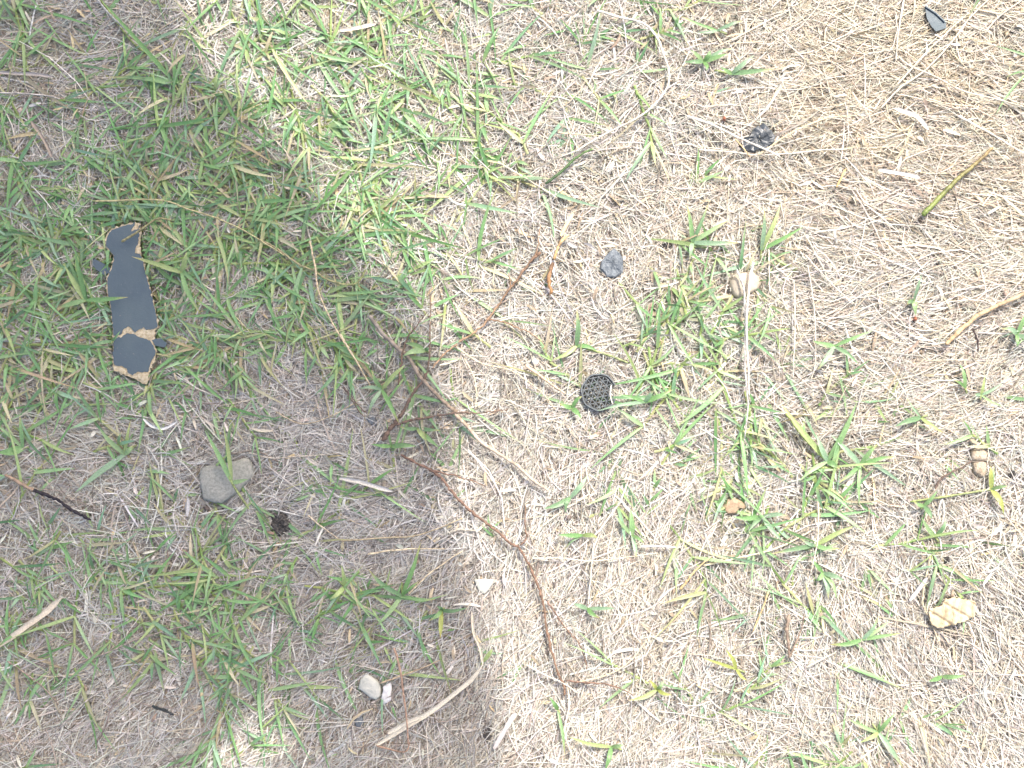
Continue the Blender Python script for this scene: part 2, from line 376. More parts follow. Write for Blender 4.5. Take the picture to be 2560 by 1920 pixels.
for i in range(-2, 3):
    for j in range(-2, 3):
        if i == 0 and j == 0: continue
        o = bpy.data.objects.new('green_grass', gm); COL.objects.link(o); o.location = (i*.84, j*.64, 0)
        o.rotation_euler.z = math.pi*((i*j+j) % 2); tag(o, kind='stuff')

# ------------------------------------------------------------------ builders of single things
def world_path(pts, n, z, arc=0.0):
    q = catmull(pts, n); out = []
    for i, (x, y) in enumerate(q):
        wx, wy = P(x, y, z); t = i/(n-1)
        out.append((wx, wy, float(gh(wx, wy)) + z + arc*math.sin(math.pi*t)))
    return np.array(out)
def tube_mesh(name, pts, r0, r1, z, c0, c1, rough=.12, arc=0.0, n=None, sides=7, origin=(0, 0, 0), csw=None, bend=.0):
    L = sum(math.hypot(pts[i+1][0]-pts[i][0], pts[i+1][1]-pts[i][1]) for i in range(len(pts)-1))
    n = n or max(6, int(L/4.5)); p = world_path(pts, n, z, arc); V = []; C = []
    if r0 > .0005 and rough > .11: p[:, :2] += rng.normal(0, .00022, (n, 2)); p[:, 2] += rng.normal(0, .0002, n)
    node = (rng.random(n) < .10) if rough > .09 else np.zeros(n, bool)
    p[:, :2] += np.cumsum(rng.normal(0, bend, (n, 2)), 0)*.0001
    for i in range(n):
        t = i/(n-1); d = p[min(i+1, n-1)]-p[max(i-1, 0)]; d /= np.linalg.norm(d)
        s = np.array([-d[1], d[0], 0]); s /= np.linalg.norm(s); u = np.cross(d, s)
        r = (r0+(r1-r0)*t)*(1+rng.normal(0, rough)+.35*node[i]) * (.55 if i in (0, n-1) else 1)
        if csw is None: col = np.array(c0)*(1-t)+np.array(c1)*t
        else: col = np.array(c0) if t < csw+rng.normal(0, .03) else np.array(c1)
        col = col*rng.uniform(.62, 1.25)
        for k in range(sides):
            a = 2*math.pi*k/sides; rr = r*(1+rng.normal(0, rough*.4))
            V.append(p[i]+s*math.cos(a)*rr+u*math.sin(a)*rr); C.append(col*rng.uniform(.92, 1.08))
    F = list(map(tuple, grid_faces(n, sides, True)))
    V = np.array(V)-np.array(origin)
    me = bpy.data.meshes.new(name); me.from_pydata([tuple(v) for v in V], [], F+[tuple(range(sides))[::-1], tuple((n-1)*sides+k for k in range(sides))])
    a = me.color_attributes.new('tint', 'FLOAT_COLOR', 'POINT')
    a.data.foreach_set('color', np.concatenate([np.array(C), np.ones((len(C), 1))], 1).astype(np.float32).ravel())
    for f in me.polygons: f.use_smooth = True
    return me
def blade_mesh(name, pts, w, z, col, tipc=None, arc=.002, tip=.004, vee=.3, origin=(0, 0, 0), shape='leaf'):
    n = 10; p = world_path(pts, n, z, arc); V = []; C = []
    for i in range(n):
        t = i/(n-1); d = p[min(i+1, n-1)]-p[max(i-1, 0)]; d /= np.linalg.norm(d)
        s = np.array([-d[1], d[0], 0]); s /= np.linalg.norm(s)
        if shape == 'leaf': k = min(.5+t*2.4, 1)*(1-max(0, (t-.35)/.65)**1.7)+.03
        else: k = min(1, .5+t*5, .35+(1-t)*6)*(1+rng.normal(0, .08))
        h = w*MM*.5*k*(.82 if shape == 'leaf' else .8); c = p[i]+np.array([0, 0, tip*t])
        V += [c-s*h+[0, 0, vee*h], c, c+s*h+[0, 0, vee*h]]
        cc = np.array(col)
        if tipc is not None: q = max(0, (t-.65)/.35)*.8; cc = cc*(1-q)+np.array(tipc)*q
        C += [cc*rng.uniform(.92, 1.08)]*3
    top = np.array(V)-np.array(origin); N = len(top)
    if shape == 'leaf': return fast_mesh(name, top, grid_faces(n, 3), np.array(C), True)
    V = np.vstack([top, top-[0, 0, .00018]]); F = grid_faces(n, 3)
    F = np.vstack([F, F[:, ::-1]+N])
    rim = [0+3*i for i in range(n)]+[3*i+2 for i in range(n-1, -1, -1)]
    F = np.vstack([F, [(rim[i], rim[i]+N, rim[(i+1) % len(rim)]+N, rim[(i+1) % len(rim)]) for i in range(len(rim))]])
    return fast_mesh(name, V, F, np.array(C+C), True)
def twig(pts, px_w, label, c0, c1, z=None, branches=(), name='twig', cat='twig', group=None, rough=.14, csw=None, w1=None, arc=.0, bend=1.5, m=None):
    r0 = px_w*MM/2*(1.0 if m is None else 1); r1 = (w1 if w1 is not None else px_w*.55)*MM/2; z = ZTOP + r0 + .0042 if z is None else z
    x, y = P(*pts[0], z)
    me_ = lambda q, a, b, nm: tube_mesh(nm, q, a, b, z, c0, c1, rough, arc, origin=(x, y, z), csw=csw if nm != 'side_shoot' else None, bend=bend)
    if not branches:
        o = link(name, me_(pts, r0, r1, name), m or M_TWIG); o.location = (x, y, z); return tag(o, label, cat, group)
    e = empty(name, (x, y, z), label, cat, group)
    link('main_stem', me_(pts, r0, r1, 'main_stem'), m or M_TWIG, e)
    for b in branches: link('side_shoot', me_(b, r0*.62, r0*.3, 'side_shoot'), m or M_TWIG, e)
    return e
STRAWC = [(.70,.62,.48),(.74,.66,.54),(.66,.55,.38)]
def stalk(pts, w, label, c=None, c1=None, z=None, name='straw_stalk', group='long straw stalks lying on the lawn', arc=.001):
    c = c or random.choice(STRAWC)
    return twig(pts, w, label, c, c1 or c, z=z or ZTOP+random.uniform(.001, .005), name=name, cat='straw', group=group, rough=.08, w1=w*.6, m=M_STRAW, arc=arc, bend=.8)
def dead_blade(pts, w, label, c=(.70,.62,.48), z=None, tipc=None):
    z = z or ZTOP+.003; x, y = P(*pts[0], z)
    o = link('straw_strip', blade_mesh('straw_strip', pts, w, z, c, tipc, .001, .001, .35, (x, y, z), 'strip'), M_STRAW)
    o.location = (x, y, z); return tag(o, label, 'dead grass', 'dead grass strips on the lawn')
def sprig(c, node, tips, label, stem=None, w=13, z=.012, yellow=0):
    """one green sprig: its leaves spread from a node"""
    nd = c([node])[0]; x, y = P(*nd, z)
    e = empty('grass_sprig', (x, y, z), label, 'grass sprig', 'green grass sprigs in the dry thatch')
    if stem:
        s = c(stem); link('stem', tube_mesh('stem', s, .0009, .0008, z, (.30,.36,.13), (.36,.40,.18), .06, origin=(x, y, z), sides=6), M_GRASS, e)
    else:
        a = c([tips[0][:2]])[0]; s = [(nd[0]-(a[0]-nd[0])*.25, nd[1]-(a[1]-nd[1])*.25), nd]
        link('stem', tube_mesh('stem', s, .0009, .0007, z, (.38,.42,.2), (.30,.36,.13), .06, origin=(x, y, z), sides=6), M_GRASS, e)
    for tx in tips:
        t = c([tx[:2]])[0]; ww = tx[2] if len(tx) > 2 else w*random.uniform(.8, 1.1)
        mx = ((nd[0]+t[0])/2+random.uniform(-5, 5), (nd[1]+t[1])/2+random.uniform(-5, 5))
        g = np.array(random.choice(GCOL))*random.uniform(.9, 1.15)
        if random.random() < yellow: g = np.array((.36,.40,.12))
        link('leaf', blade_mesh('leaf', [nd, mx, t], ww, z, g, (.5,.38,.18) if random.random() < .4 else None, random.uniform(.001, .004), random.uniform(.001, .008), .3, (x, y, z)), M_GRASS, e)
    return e
def jag(poly, amt, sub=5, seed=1):
    r = np.random.default_rng(seed); out = []; n = len(poly)
    for i in range(n):
        a = np.array(poly[i]); b = np.array(poly[(i+1) % n]); d = b-a; L = math.hypot(*d); k = max(1, int(L/sub)); nn = np.array([-d[1], d[0]])/(L+1e-9)
        for j in range(k): out.append(tuple(a+d*j/k+nn*r.normal(0, amt)*(1 if j else .6)))
    return out
def slab_mesh(name, poly, z, thick, origin, tilt=(0, 0), bevel=.0):
    import bmesh
    bm = bmesh.new(); w = [P(x, y, z) for x, y in poly]
    vs = [bm.verts.new((a-origin[0], b-origin[1], z-origin[2]+(a-origin[0])*tilt[0]+(b-origin[1])*tilt[1])) for a, b in w]
    f = bm.faces.new(vs); f.normal_update()
    if f.normal.z < 0: f.normal_flip()
    r = bmesh.ops.extrude_face_region(bm, geom=[f])
    for v in [g for g in r['geom'] if isinstance(g, bmesh.types.BMVert)]: v.co.z += thick
    bmesh.ops.recalc_face_normals(bm, faces=bm.faces)
    if bevel:
        es = [e for e in bm.edges if all(v.co.z > thick*.5+ (z-origin[2]) - .0005 for v in e.verts)]
    bmesh.ops.triangulate(bm, faces=[f for f in bm.faces if len(f.verts) > 4])
    me = bpy.data.meshes.new(name); bm.to_mesh(me); bm.free(); return me
def lump(name, key, mat_, thick, label, cat, z=ZTOP-.004, amp=.25, ridge=None, flat=.5, seed=3, group=None, sharp=False):
    """a stone or clod: rings shrinking from its outline to a rough, faceted top"""
    poly = jag(OUT[key], 2.2 if mat_ is M_CHAR else .6, 4 if mat_ is M_CHAR else 7, seed); w = np.array([P(x, y, ZTOP) for x, y in poly]); c = w.mean(0); n = len(w)
    r = np.random.default_rng(seed); V = []; rings = [(.97, -.55), (1.02, -.1), (1.0, .4), (.975, .78), (.90, .95), (.6, .97), (.38, 1), (.16, 1.0)] if key in ('concrete', 'pale', 'slate', 'chip', 'flake', 'crushed') else [(.97, -.55), (1.03, -.1), (1.0, .25), (.93, .62), (.80, .86), (.6, .95), (.38, 1), (.16, 1.02)]
    for s, h in rings:
        for i in range(n):
            q = c+(w[i]-c)*s
            hh = h*thick
            if h > .3:
                hh += thick*amp*float(np.sin(q[0]*420+seed)*np.cos(q[1]*370+seed*2)+r.normal(0, .35))*(.35 if h < .8 else .55)
                if ridge: hh += ridge(q[0]-c[0], q[1]-c[1])
            V.append((q[0]-c[0], q[1]-c[1], hh))
    V.append((0, 0, thick*1.0+(ridge(0, 0) if ridge else 0)))
    F = list(map(tuple, grid_faces(len(rings), n, True)))
    F += [((len(rings)-1)*n+i, (len(rings)-1)*n+(i+1) % n, len(V)-1) for i in range(n)]
    me = bpy.data.meshes.new(name); me.from_pydata(V, [], F)
    for f in me.polygons: f.use_smooth = not sharp
    o = link(name, me, mat_); o.location = (c[0], c[1], float(gh(*c))+z)
    return tag(o, label, cat, group)

# ------------------------------------------------------------------ torn painted board on the left
zb = ZTOP+.001; bx, by = P(310, 750, zb)
zb_ = zb; OUT['board'] = [(x+(x-340)*.0, y) for x, y in OUT['board']]; bd = empty('torn_board', (bx, by, zb+float(gh(bx, by))+.001), 'long torn strip of slate blue painted board with ragged tan edges in shaded grass', 'board scrap')
link('fibre_core', slab_mesh('fibre_core', jag(OUT['board'], 1.6, 3.5, 5), zb, .0016, (bx, by, zb)), M_FIBRE, bd)
up = cD([(1120,180),(1100,198),(1040,210),(965,236),(930,246),(905,275),(886,312),(879,360),(890,400),(912,428),(948,462),(942,512),(932,552),(910,602),(889,650),(896,780),(914,850),(927,960),(937,1060),(941,1125),(1000,1118),(1020,1080),(1060,1046),(1090,1062),(1118,1098),(1150,1075),(1190,1058),(1215,1078),(1260,1072),(1305,1055),(1301,980),(1282,900),(1259,800),(1244,740),(1216,640),(1196,560),(1178,480),(1158,445),(1116,438),(1122,415),(1146,350),(1155,300),(1150,255),(1160,205),(1150,240),(1115,246),(1092,262),(1086,246),(1108,222),(1118,196)])
lo = cD([(943,1150),(1000,1140),(1050,1105),(1110,1112),(1150,1135),(1200,1150),(1245,1165),(1262,1195),(1288,1240),(1278,1300),(1250,1350),(1236,1395),(1228,1425),(1180,1432),(1150,1422),(1100,1452),(1068,1440),(1050,1400),(1020,1385),(960,1372),(943,1360),(938,1280)])
def face(name, poly, sd, dz=.0016):
    return link(name, slab_mesh(name, jag(poly, .9, 4, sd), zb+dz, .0005, (bx, by, zb)), M_PAINT, bd)
face('painted_face', up, 1); face('painted_face', lo, 2)
link('torn_tab', slab_mesh('torn_tab', jag(cD([(780,485),(772,540),(800,580),(865,622),(912,606),(914,565),(880,538),(830,512)]), .5, 4, 4), zb+.0004, .0015, (bx, by, zb)), M_PAINT, bd)
link('torn_tab', slab_mesh('torn_tab', jag(cD([(1262,1160),(1340,1148),(1388,1190),(1370,1222),(1290,1212)]), .5, 4, 6), zb+.0004, .0015, (bx, by, zb)), M_PAINT, bd)
for pts in ([(1140,1432),(1210,1434),(1240,1440),(1228,1490),(1212,1530),(1190,1500),(1150,1480)], [(945,1380),(1000,1388),(1030,1400),(1052,1440),(1020,1442),(990,1420),(945,1418)], [(1122,430),(1150,380),(1166,390),(1172,436),(1140,446)]):
    link('peeled_edge', slab_mesh('peeled_edge', jag(cD(pts), .8, 3, len(pts)), zb+.0017, .0007, (bx, by, zb)), M_FIBRE, bd)

# dark offcut, top right
zo = ZTOP+.0005; ox, oy = P(2330, 50, zo)
oc = empty('plastic_offcut', (ox, oy, zo+float(gh(ox, oy))), 'small dark blue plastic offcut half buried in yellow straw near the top edge', 'plastic scrap')
link('face', slab_mesh('face', jag(OUT['offcut'], .3, 6, 8), zo, .0012, (ox, oy, zo)), M_PAINT, oc)
link('raised_edge', slab_mesh('raised_edge', c2220([(915,160),(1180,330),(1420,555),(1405,585),(1170,365),(905,190)]), zo+.0012, .0014, (ox, oy, zo)), M_PAINT, oc)

# ------------------------------------------------------------------ round cap with a lattice
zc = ZTOP+.001; kx, ky = P(1497, 981, zc)
cap = empty('round_grille_cap', (kx, ky, zc+float(gh(kx, ky))), 'round grey black lattice cap with its rim broken on one side', 'grille cap')
def arc_ring(r_in, r_out, h, a0, a1, n=56):
    V = []; F = []
    for i in range(n+1):
        a = a0+(a1-a0)*i/n; w = 1+.02*math.sin(a*7)
        for r, z in ((r_in, 0), (r_in, h), (r_in+.0002, h+.0002), (r_out-.0002, h+.0002), (r_out, h), (r_out, -.003)):
            V.append((math.cos(a)*r*w, math.sin(a)*r*w*1.04, z))
    F = list(map(tuple, grid_faces(n+1, 6, True))); F += [(5, 4, 3, 2, 1, 0), tuple(n*6+k for k in range(6))]
    me = bpy.data.meshes.new('rim'); me.from_pydata(V, [], F)
    return me
link('rim', arc_ring(.0123, .0134, .0026, R(24), R(338)), M_CAP, cap)
def bar(p, q, w, z0, z1):
    d = np.array(q)-np.array(p); L = math.hypot(*d); d = d/L; s = np.array([-d[1], d[0]])*w/2; V = []
    for z in (z0, z1):
        k = 1 if z == z0 else .7
        for e in (np.array(p)-s*k, np.array(q)-s*k, np.array(q)+s*k, np.array(p)+s*k): V.append((e[0], e[1], z))
    return V, [(0, 3, 2, 1), (4, 5, 6, 7), (0, 1, 5, 4), (1, 2, 6, 5), (2, 3, 7, 6), (3, 0, 4, 7)]
def chord(c0, ang, off):
    r = .0122; d = np.array([math.cos(ang), math.sin(ang)]); nn = np.array([-d[1], d[0]]); h = math.sqrt(max(r*r-off*off, 0))
    return nn*off-d*h, nn*off+d*h
for ang in (R(12), R(72), R(132)):
    for k in range(-4, 5):
        off = k*.0037
        if abs(off) > .0118: continue
        p, q = chord(0, ang, off)
        seg = 6; pts = [p+(q-p)*i/seg for i in range(seg+1)]
        keep = [x for x in pts if not (x[0] > .0112 and -.003 < x[1] < .005)]
        if len(keep) < 2: continue
        Vb, Fb = bar(keep[0], keep[-1], .00080, .0002+k*.00002, .0016+(ang*.0001))
        me = bpy.data.meshes.new('lattice_bar'); me.from_pydata(Vb, [], Fb); link('lattice_bar', me, M_CAP, cap)

# ------------------------------------------------------------------ stones, clods, scraps
lump('crushed_plastic', 'crushed', M_BLACK, .0045, 'crumpled black plastic scrap under crossing straw stalks', 'plastic scrap', amp=.5,
     ridge=lambda x, y: .0012*abs(math.sin(x*500+y*250)), sharp=True, seed=5)
lump('concrete_chunk', 'concrete', M_CONC, .0075, 'flat speckled grey concrete chunk with a grass runner across it', 'stone', amp=.05, seed=7)
lump('tan_stone', 'tanstone', M_TAN, .0075, 'rounded tan stone with two straw stalks across it', 'stone', amp=.12, seed=9)
lump('slate_fragment', 'slate', M_SLATE, .006, 'blue grey splintered stone fragment in bare dry straw', 'stone', amp=.22, seed=12, sharp=True)
lump('pale_stone', 'pale', M_PALE, .0055, 'angular pale grey stone beside a small white flake', 'stone', amp=.07, seed=13)
lump('white_flake', 'flake', M_WHITE, .0040, 'narrow chalky white flake touching an angular pale grey stone', 'stone flake', amp=.15, seed=14)
lump('stone_chip', 'chip', M_PALE, .0035, 'triangular whitish stone chip at the edge of the shade', 'stone flake', amp=.1, seed=15)
lump('clay_clod', 'clod1', M_CLOD, .0055, 'upper of two pale clay clods near the right edge', 'clod', amp=.25, seed=16, group='pale clay clods')
lump('clay_clod', 'clod2', M_CLOD, .0055, 'lower of two pale clay clods, a grass tip over it', 'clod', amp=.3, seed=17, group='pale clay clods')
lump('dark_pebble', 'stone5', M_SLATE, .004, 'small blue grey pebble under the pale stone, in the shade', 'pebble', amp=.3, seed=18)
lump('dark_pebble', 'stone6', M_SLATE, .004, 'blue grey pebble left of the branching dark twig', 'pebble', amp=.3, seed=19)
lump('pale_pebble', 'stone7', M_WHITE, .004, 'whitish pebble right of the rusty twig, alone in pale straw', 'pebble', amp=.2, seed=20)
lump('charcoal_lump', 'char1', M_CHAR, .005, 'black lump right of the pale clay clods', 'charcoal', amp=.4, seed=21, sharp=True)
lump('charcoal_lump', 'char2', M_CHAR, .004, 'crumbly black lump in the shade right of the concrete chunk', 'charcoal', amp=.6, seed=22, sharp=True)
lump('charcoal_lump', 'char3', M_CHAR, .004, 'black crumb between the slate fragment and the tan stone', 'charcoal', amp=.5, seed=23, sharp=True)
lump('charcoal_lump', 'char4', M_CHAR, .004, 'tiny dark crumb above the cream ribbed scrap', 'charcoal', amp=.4, seed=24, sharp=True)
lump('charcoal_lump', 'char5', M_CHAR, .004, 'dark crumb at the shade edge near the bottom', 'charcoal', amp=.4, seed=25, sharp=True)
lump('dead_leaf', 'leaf', M_LEAF, .0016, 'curled orange brown dead leaf under green blades', 'leaf', z=ZTOP+.001, amp=.5, seed=26)
def ribs(x, y): return .0016*math.sin((x+.25*y)*1500)
# ribbed cream scrap: its folds are real relief, so it gets a finer grid
def ribbed():
    w = [P(x, y, ZTOP) for x, y in jag(OUT['ribbed'], 1.5, 5, 31)]; c = np.mean(w, 0)
    xs = [a for a, b in w]; ys = [b for a, b in w]; nx, ny = 64, 40; V = []; idx = {}; F = []
    gxs = np.linspace(min(xs), max(xs), nx); gys = np.linspace(min(ys), max(ys), ny)
    X, Y = np.meshgrid(gxs, gys); ins = inside(w, X, Y)
    def h(x, y):
        u = (x-c[0]) - .22*(y-c[1]) + .0006*math.sin((y-c[1])*400) + .0009*math.sin((x-c[0])*260); return .0024*abs(math.sin(u*math.pi/.0068))**.5 - .0016*max(0, math.sin((x-c[0])*300+(y-c[1])*500))**6 + .0014*math.cos((y-c[1])*90)
    for j in range(ny):
        for i in range(nx):
            if ins[j, i]: idx[(j, i)] = len(V); V.append((X[j, i]-c[0], Y[j, i]-c[1], h(X[j, i], Y[j, i])))
    for j in range(ny-1):
        for i in range(nx-1):
            k = [(j, i), (j, i+1), (j+1, i+1), (j+1, i)]
            if all(q in idx for q in k): F.append(tuple(idx[q] for q in k))
    me = bpy.data.meshes.new('ribbed_scrap'); me.from_pydata(V, [], F)
    for f in me.polygons: f.use_smooth = True
    o = link('ribbed_scrap', me, M_CREAM); o.location = (c[0], c[1], ZTOP+.003+float(gh(*c)))
    md = o.modifiers.new('thickness', 'SOLIDIFY'); md.thickness = .0009
    tag(o, 'cream ribbed plastic scrap with a chipped edge, lying in dry straw', 'plastic scrap')
ribbed()
for (px, py), lab in (((1809, 298), 'tiny red seed left above the crushed black plastic'), ((2284, 798), 'tiny red brown seed under a small green sprig')):
    OUT['s'] = [(px+4*math.cos(a)+2*math.sin(2*a), py+6*math.sin(a)) for a in np.linspace(0, 6.28, 9)[:-1]]
    lump('seed', 's', M_RED, .003, lab, 'seed', z=ZTOP+.001, seed=33)

# ------------------------------------------------------------------ twigs
BR, RU, GY, TN = (.15,.105,.08), (.19,.12,.08), (.27,.235,.20), (.44,.36,.28)
twig(cK([(1820,320),(1740,390),(1620,530),(1560,620),(1490,720),(1400,850),(1330,940),(1250,1060),(1150,1160),(1000,1260),(870,1350),(740,1470),(640,1590)]), 7,
     'rusty brown forked twig slanting across sunlit straw', RU, (.36,.24,.15), branches=[cK([(1480,700),(1475,620),(1453,525)]), cK([(1250,1070),(1290,1075),(1440,1090),(1560,1150),(1700,1200),(1800,1260),(1880,1330),(1880,1400)]), cK([(1740,390),(1770,290),(1800,130),(1825,0)])])
twig(cE([(185,380),(290,520),(420,650),(500,770),(600,890),(700,980),(740,1010)]), 11, 'thick grey brown twig section in shade along the sunlight edge', GY, (.27,.20,.14), w1=9, rough=.1)
twig(cE([(735,1005),(820,1090),(900,1180),(1050,1280),(1160,1350),(1250,1430),(1350,1490)]), 9, 'straight peeled tan twig section in full sun', (.44,.34,.25), TN, w1=7, rough=.1)
twig(cE([(275,1190),(340,1090),(400,1000),(470,880),(555,750)]), 10, 'knobbly dark twig in shade with one long side shoot', (.16,.11,.085), BR, w1=5, rough=.28, z=ZTOP+.006,
     branches=[cE([(345,1092),(480,1050),(700,1012),(900,1000),(1070,985)])])
twig(cE([(375,830),(390,700),(420,560),(480,460),(560,350)]), 4.5, 'short thin dark twig leaning over the thick grey brown one', (.17,.11,.075), BR, z=ZTOP+.008)
twig(cE([(568,735),(575,560),(572,380),(562,200)]), 3.6, 'thin upright brown twig in the yellow green grass', BR, RU, z=ZTOP+.005)
twig(cE([(390,1280),(600,1380),(700,1460),(780,1550),(870,1640)])+cI([(1000,90),(1100,180),(1160,215),(1210,290),(1280,430),(1330,580),(1350,700),(1380,850),(1420,1010),(1450,1090),(1455,1170)]), 7,
     'longest rusty twig, running from shade to the sunlit bottom', (.19,.12,.09), RU, rough=.2, w1=5,
     branches=[cI([(1330,570),(1400,680),(1460,760),(1540,880),(1580,1020)]), cI([(1450,1085),(1560,1095),(1700,1100),(1820,1140),(1900,1190)]), cI([(1160,215),(1200,160),(1195,80),(1200,-60)]), cE([(600,1380),(720,1410),(820,1440),(960,1490)])])
twig(cG([(30,480),(150,550),(230,590),(350,640),(430,690),(500,730),(570,765)]), 9, 'half burnt twig at the left edge, tan then black', (.33,.24,.17), (.035,.03,.035), csw=.33, w1=7)
twig(cF([(1705,575),(1790,490),(1860,430),(1900,385),(2000,335),(2100,290),(2260,215)]), 11, 'thick curved tan stem coming in from the right edge', (.48,.33,.19), (.42,.31,.20), w1=10, rough=.05)
twig(cF([(1875,470),(1900,530),(1908,580),(1903,632)]), 5, 'short hooked black twig under the curved tan stem', (.07,.05,.045), (.05,.04,.04), w1=4)
twig(cF([(1640,1500),(1680,1430),(1760,1380),(1830,1350),(1895,1310)]), 6, 'dark brown twig touching the pale clay clods', (.12,.085,.07), BR)
twig(cH([(975,1245),(1020,1260),(1080,1285),(1120,1305)]), 8, 'short charred twig in the shade near the bottom left', (.03,.04,.04), (.05,.05,.05), w1=6)
twig(cE([(20,840),(80,920),(130,1000),(165,1040)]), 3.5, 'thin dark twig left of the blue grey pebble', (.14,.10,.08), BR)
twig(cK([(1960,420),(1935,520),(1925,640),(1945,760)]), 8, 'short rust coloured bark strip above the straw', RU, (.40,.22,.10), w1=9, name='bark_strip', cat='bark')
twig(cK([(2130,130),(2060,200),(2000,290),(1955,410)]), 9, 'pale husk stalk leading into the bark strip', (.58,.40,.22), (.45,.28,.13), w1=6, name='husk_stalk', cat='husk')
twig(cJ([(700,660),(690,760),(705,850),(708,935)]), 9, 'dark split husk standing beside a tiny white seed head', (.26,.20,.15), (.18,.13,.10), w1=5, name='husk_stalk', cat='husk',
     branches=[cJ([(705,935),(740,850),(780,750),(800,660)])])
twig(cJ([(0,500),(60,430),(110,370),(210,290)]), 6, 'golden stalk slanting up in dry straw below the dead leaf', (.52,.36,.18), (.58,.44,.24), name='straw_stalk', cat='straw', m=M_STRAW)
twig(cC([(1550,1390),(1600,1330),(1700,1220),(1760,1150),(1850,1070),(1900,1030),(1990,940)]), 13, 'thick green stem slanting up in the dry upper right', (.22,.30,.08), (.34,.24,.12), w1=8, rough=.04, name='green_stem', cat='stem', m=M_GRASS)
twig(cB([(1320,1180),(1420,1100),(1510,1010),(1570,970),(1625,945)]), 8, 'dark green stem in straw at the upper middle', (.06,.11,.05), (.16,.26,.09), w1=5, rough=.05, name='green_stem', cat='stem', m=M_GRASS)
twig(cL([(200,0),(380,110),(550,220),(700,290),(850,370),(1030,405),(1130,380),(1200,270)]), 5, 'long curved olive runner stalk crossing the shaded grass', (.30,.25,.16), (.26,.28,.12), w1=5, rough=.06, name='runner_stalk', cat='stem')
twig(cL([(950,1350),(1030,1450),(1100,1540),(1165,1620)]), 4, 'thin dark twig beside bare shaded ground', (.12,.09,.08), BR)

# ------------------------------------------------------------------ long straws and dead blades
stalk(cF([(470,40),(440,200),(420,400),(425,600),(440,900)]), 7, 'brightest white straw stalk crossing the tan stone', (.82,.76,.66), z=ZTOP+.009)
stalk(cF([(365,85),(405,220),(412,400),(408,700),(430,950),(405,1160)]), 6, 'bent grey straw stalk crossing the tan stone', (.58,.54,.50), z=ZTOP+.0075)
stalk(cF([(730,160),(737,400),(725,780)]), 3.5, 'thin upright straw right of the tan stone, nearer of two')
stalk(cF([(815,60),(860,350),(872,650),(845,790)]), 3.5, 'thin bowed straw right of the tan stone, farther of two')
stalk(cF([(570,-40),(572,120),(578,240)]), 5, 'short upright straw ending beside the tan stone')
stalk(cF([(800,0),(880,90),(1000,220),(1130,330)]), 4, 'long pale straw slanting down from above the tan stone')
stalk(cC([(40,745),(200,800),(360,880),(560,970),(640,1010)]), 7, 'thick pale straw lying across the crushed black plastic', (.82,.76,.64), z=ZTOP+.009)
stalk(cC([(500,1000),(700,860),(850,790),(970,755),(1130,745)]), 5, 'tan bowed straw rising right from the crushed plastic', (.70,.58,.38), z=ZTOP+.008)
stalk(cC([(120,965),(300,975),(500,1000),(700,990),(900,970),(1070,970)]), 5, 'long level straw just under the crushed plastic')
stalk(cC([(350,890),(400,950),(450,1010)]), 4, 'short golden straw on the corner of the crushed plastic', (.62,.45,.24), z=ZTOP+.009)
stalk(cC([(1440,-20),(1405,200),(1385,385)]), 5, 'upright white straw left of the dark offcut', (.80,.74,.62))
stalk(cC([(1290,700),(1420,560),(1560,460),(1720,300),(1860,120),(2000,-20)]), 5, 'long pale straw slanting across the upper right corner', (.78,.70,.54))
stalk(cC([(1380,560),(1580,340),(1700,230),(1860,80)]), 4.5, 'straw slanting over the dark offcut', (.76,.68,.52), z=ZTOP+.006)
stalk(cC([(1950,220),(2050,110),(2200,0)]), 5, 'straw in the top right corner pointing to the corner')
stalk(cC([(1480,430),(1620,500),(1800,590),(2000,640),(2212,700)]), 5, 'long straw falling to the right edge below the corner')
stalk(cC([(1780,750),(1950,840),(2100,930),(2240,1010)]), 6, 'thick straw falling to the right edge above the green stem')
stalk(cC([(1590,640),(1720,680),(1870,695)]), 5, 'short curved straw in combed straw near the right edge')
stalk(cB([(1650,70),(1800,110),(1950,150),(2030,230),(2080,330),(2118,450),(2115,540),(2060,630),(1930,745),(1700,860),(1530,960)]), 7, 'long hooked pale straw curling through the upper middle', (.76,.70,.58), z=ZTOP+.005)
stalk(cB([(1000,1030),(1100,1090),(1220,1160),(1320,1220),(1400,1270)]), 5, 'pale straw below the yellow green tuft, upper middle')
stalk(cB([(1400,850),(1550,865),(1700,875)]), 4, 'short level straw left of the hooked pale straw')
stalk(cB([(1330,1640),(1280,1540),(1290,1440)]), 4, 'short tan straw above the slate fragment')
stalk(cL([(640,0),(690,250),(720,460),(830,730),(960,960),(1080,1150),(1215,1390)]), 5, 'long tan straw lying across the shaded grass', (.60,.48,.32), z=ZTOP+.007)
stalk(cA([(600,1295),(800,1290),(1050,1290),(1200,1340),(1400,1400),(1550,1470),(1700,1560),(1830,1640)]), 5, 'long olive tan straw above the blue board', (.50,.44,.24), z=ZTOP+.006)
stalk(cA([(245,20),(225,100),(205,200),(190,290)]), 5, 'white upright straw in the top left corner', (.66,.66,.62))
stalk(cA([(0,600),(150,605),(300,622),(390,640)]), 5, 'level pale straw at the left edge near the top', (.55,.50,.44))
stalk(cA([(610,-20),(720,110),(860,240)]), 6, 'grey straw beside the long green blade at the top', (.5,.48,.45))
stalk(cI([(350,870),(390,1000),(420,1200),(440,1400),(448,1490)]), 6, 'reddish brown stalk standing over the pale broad blade', (.42,.28,.20), z=ZTOP+.010)
stalk(cI([(235,1498),(330,1520),(425,1532),(455,1470)]), 5, 'brown bent stalk tip at the bottom, end of the pale blade', (.38,.25,.17))
stalk(cI([(260,1100),(380,1050),(520,995),(640,940)]), 4.5, 'tan stalk right of the angular pale stone', (.52,.40,.27))
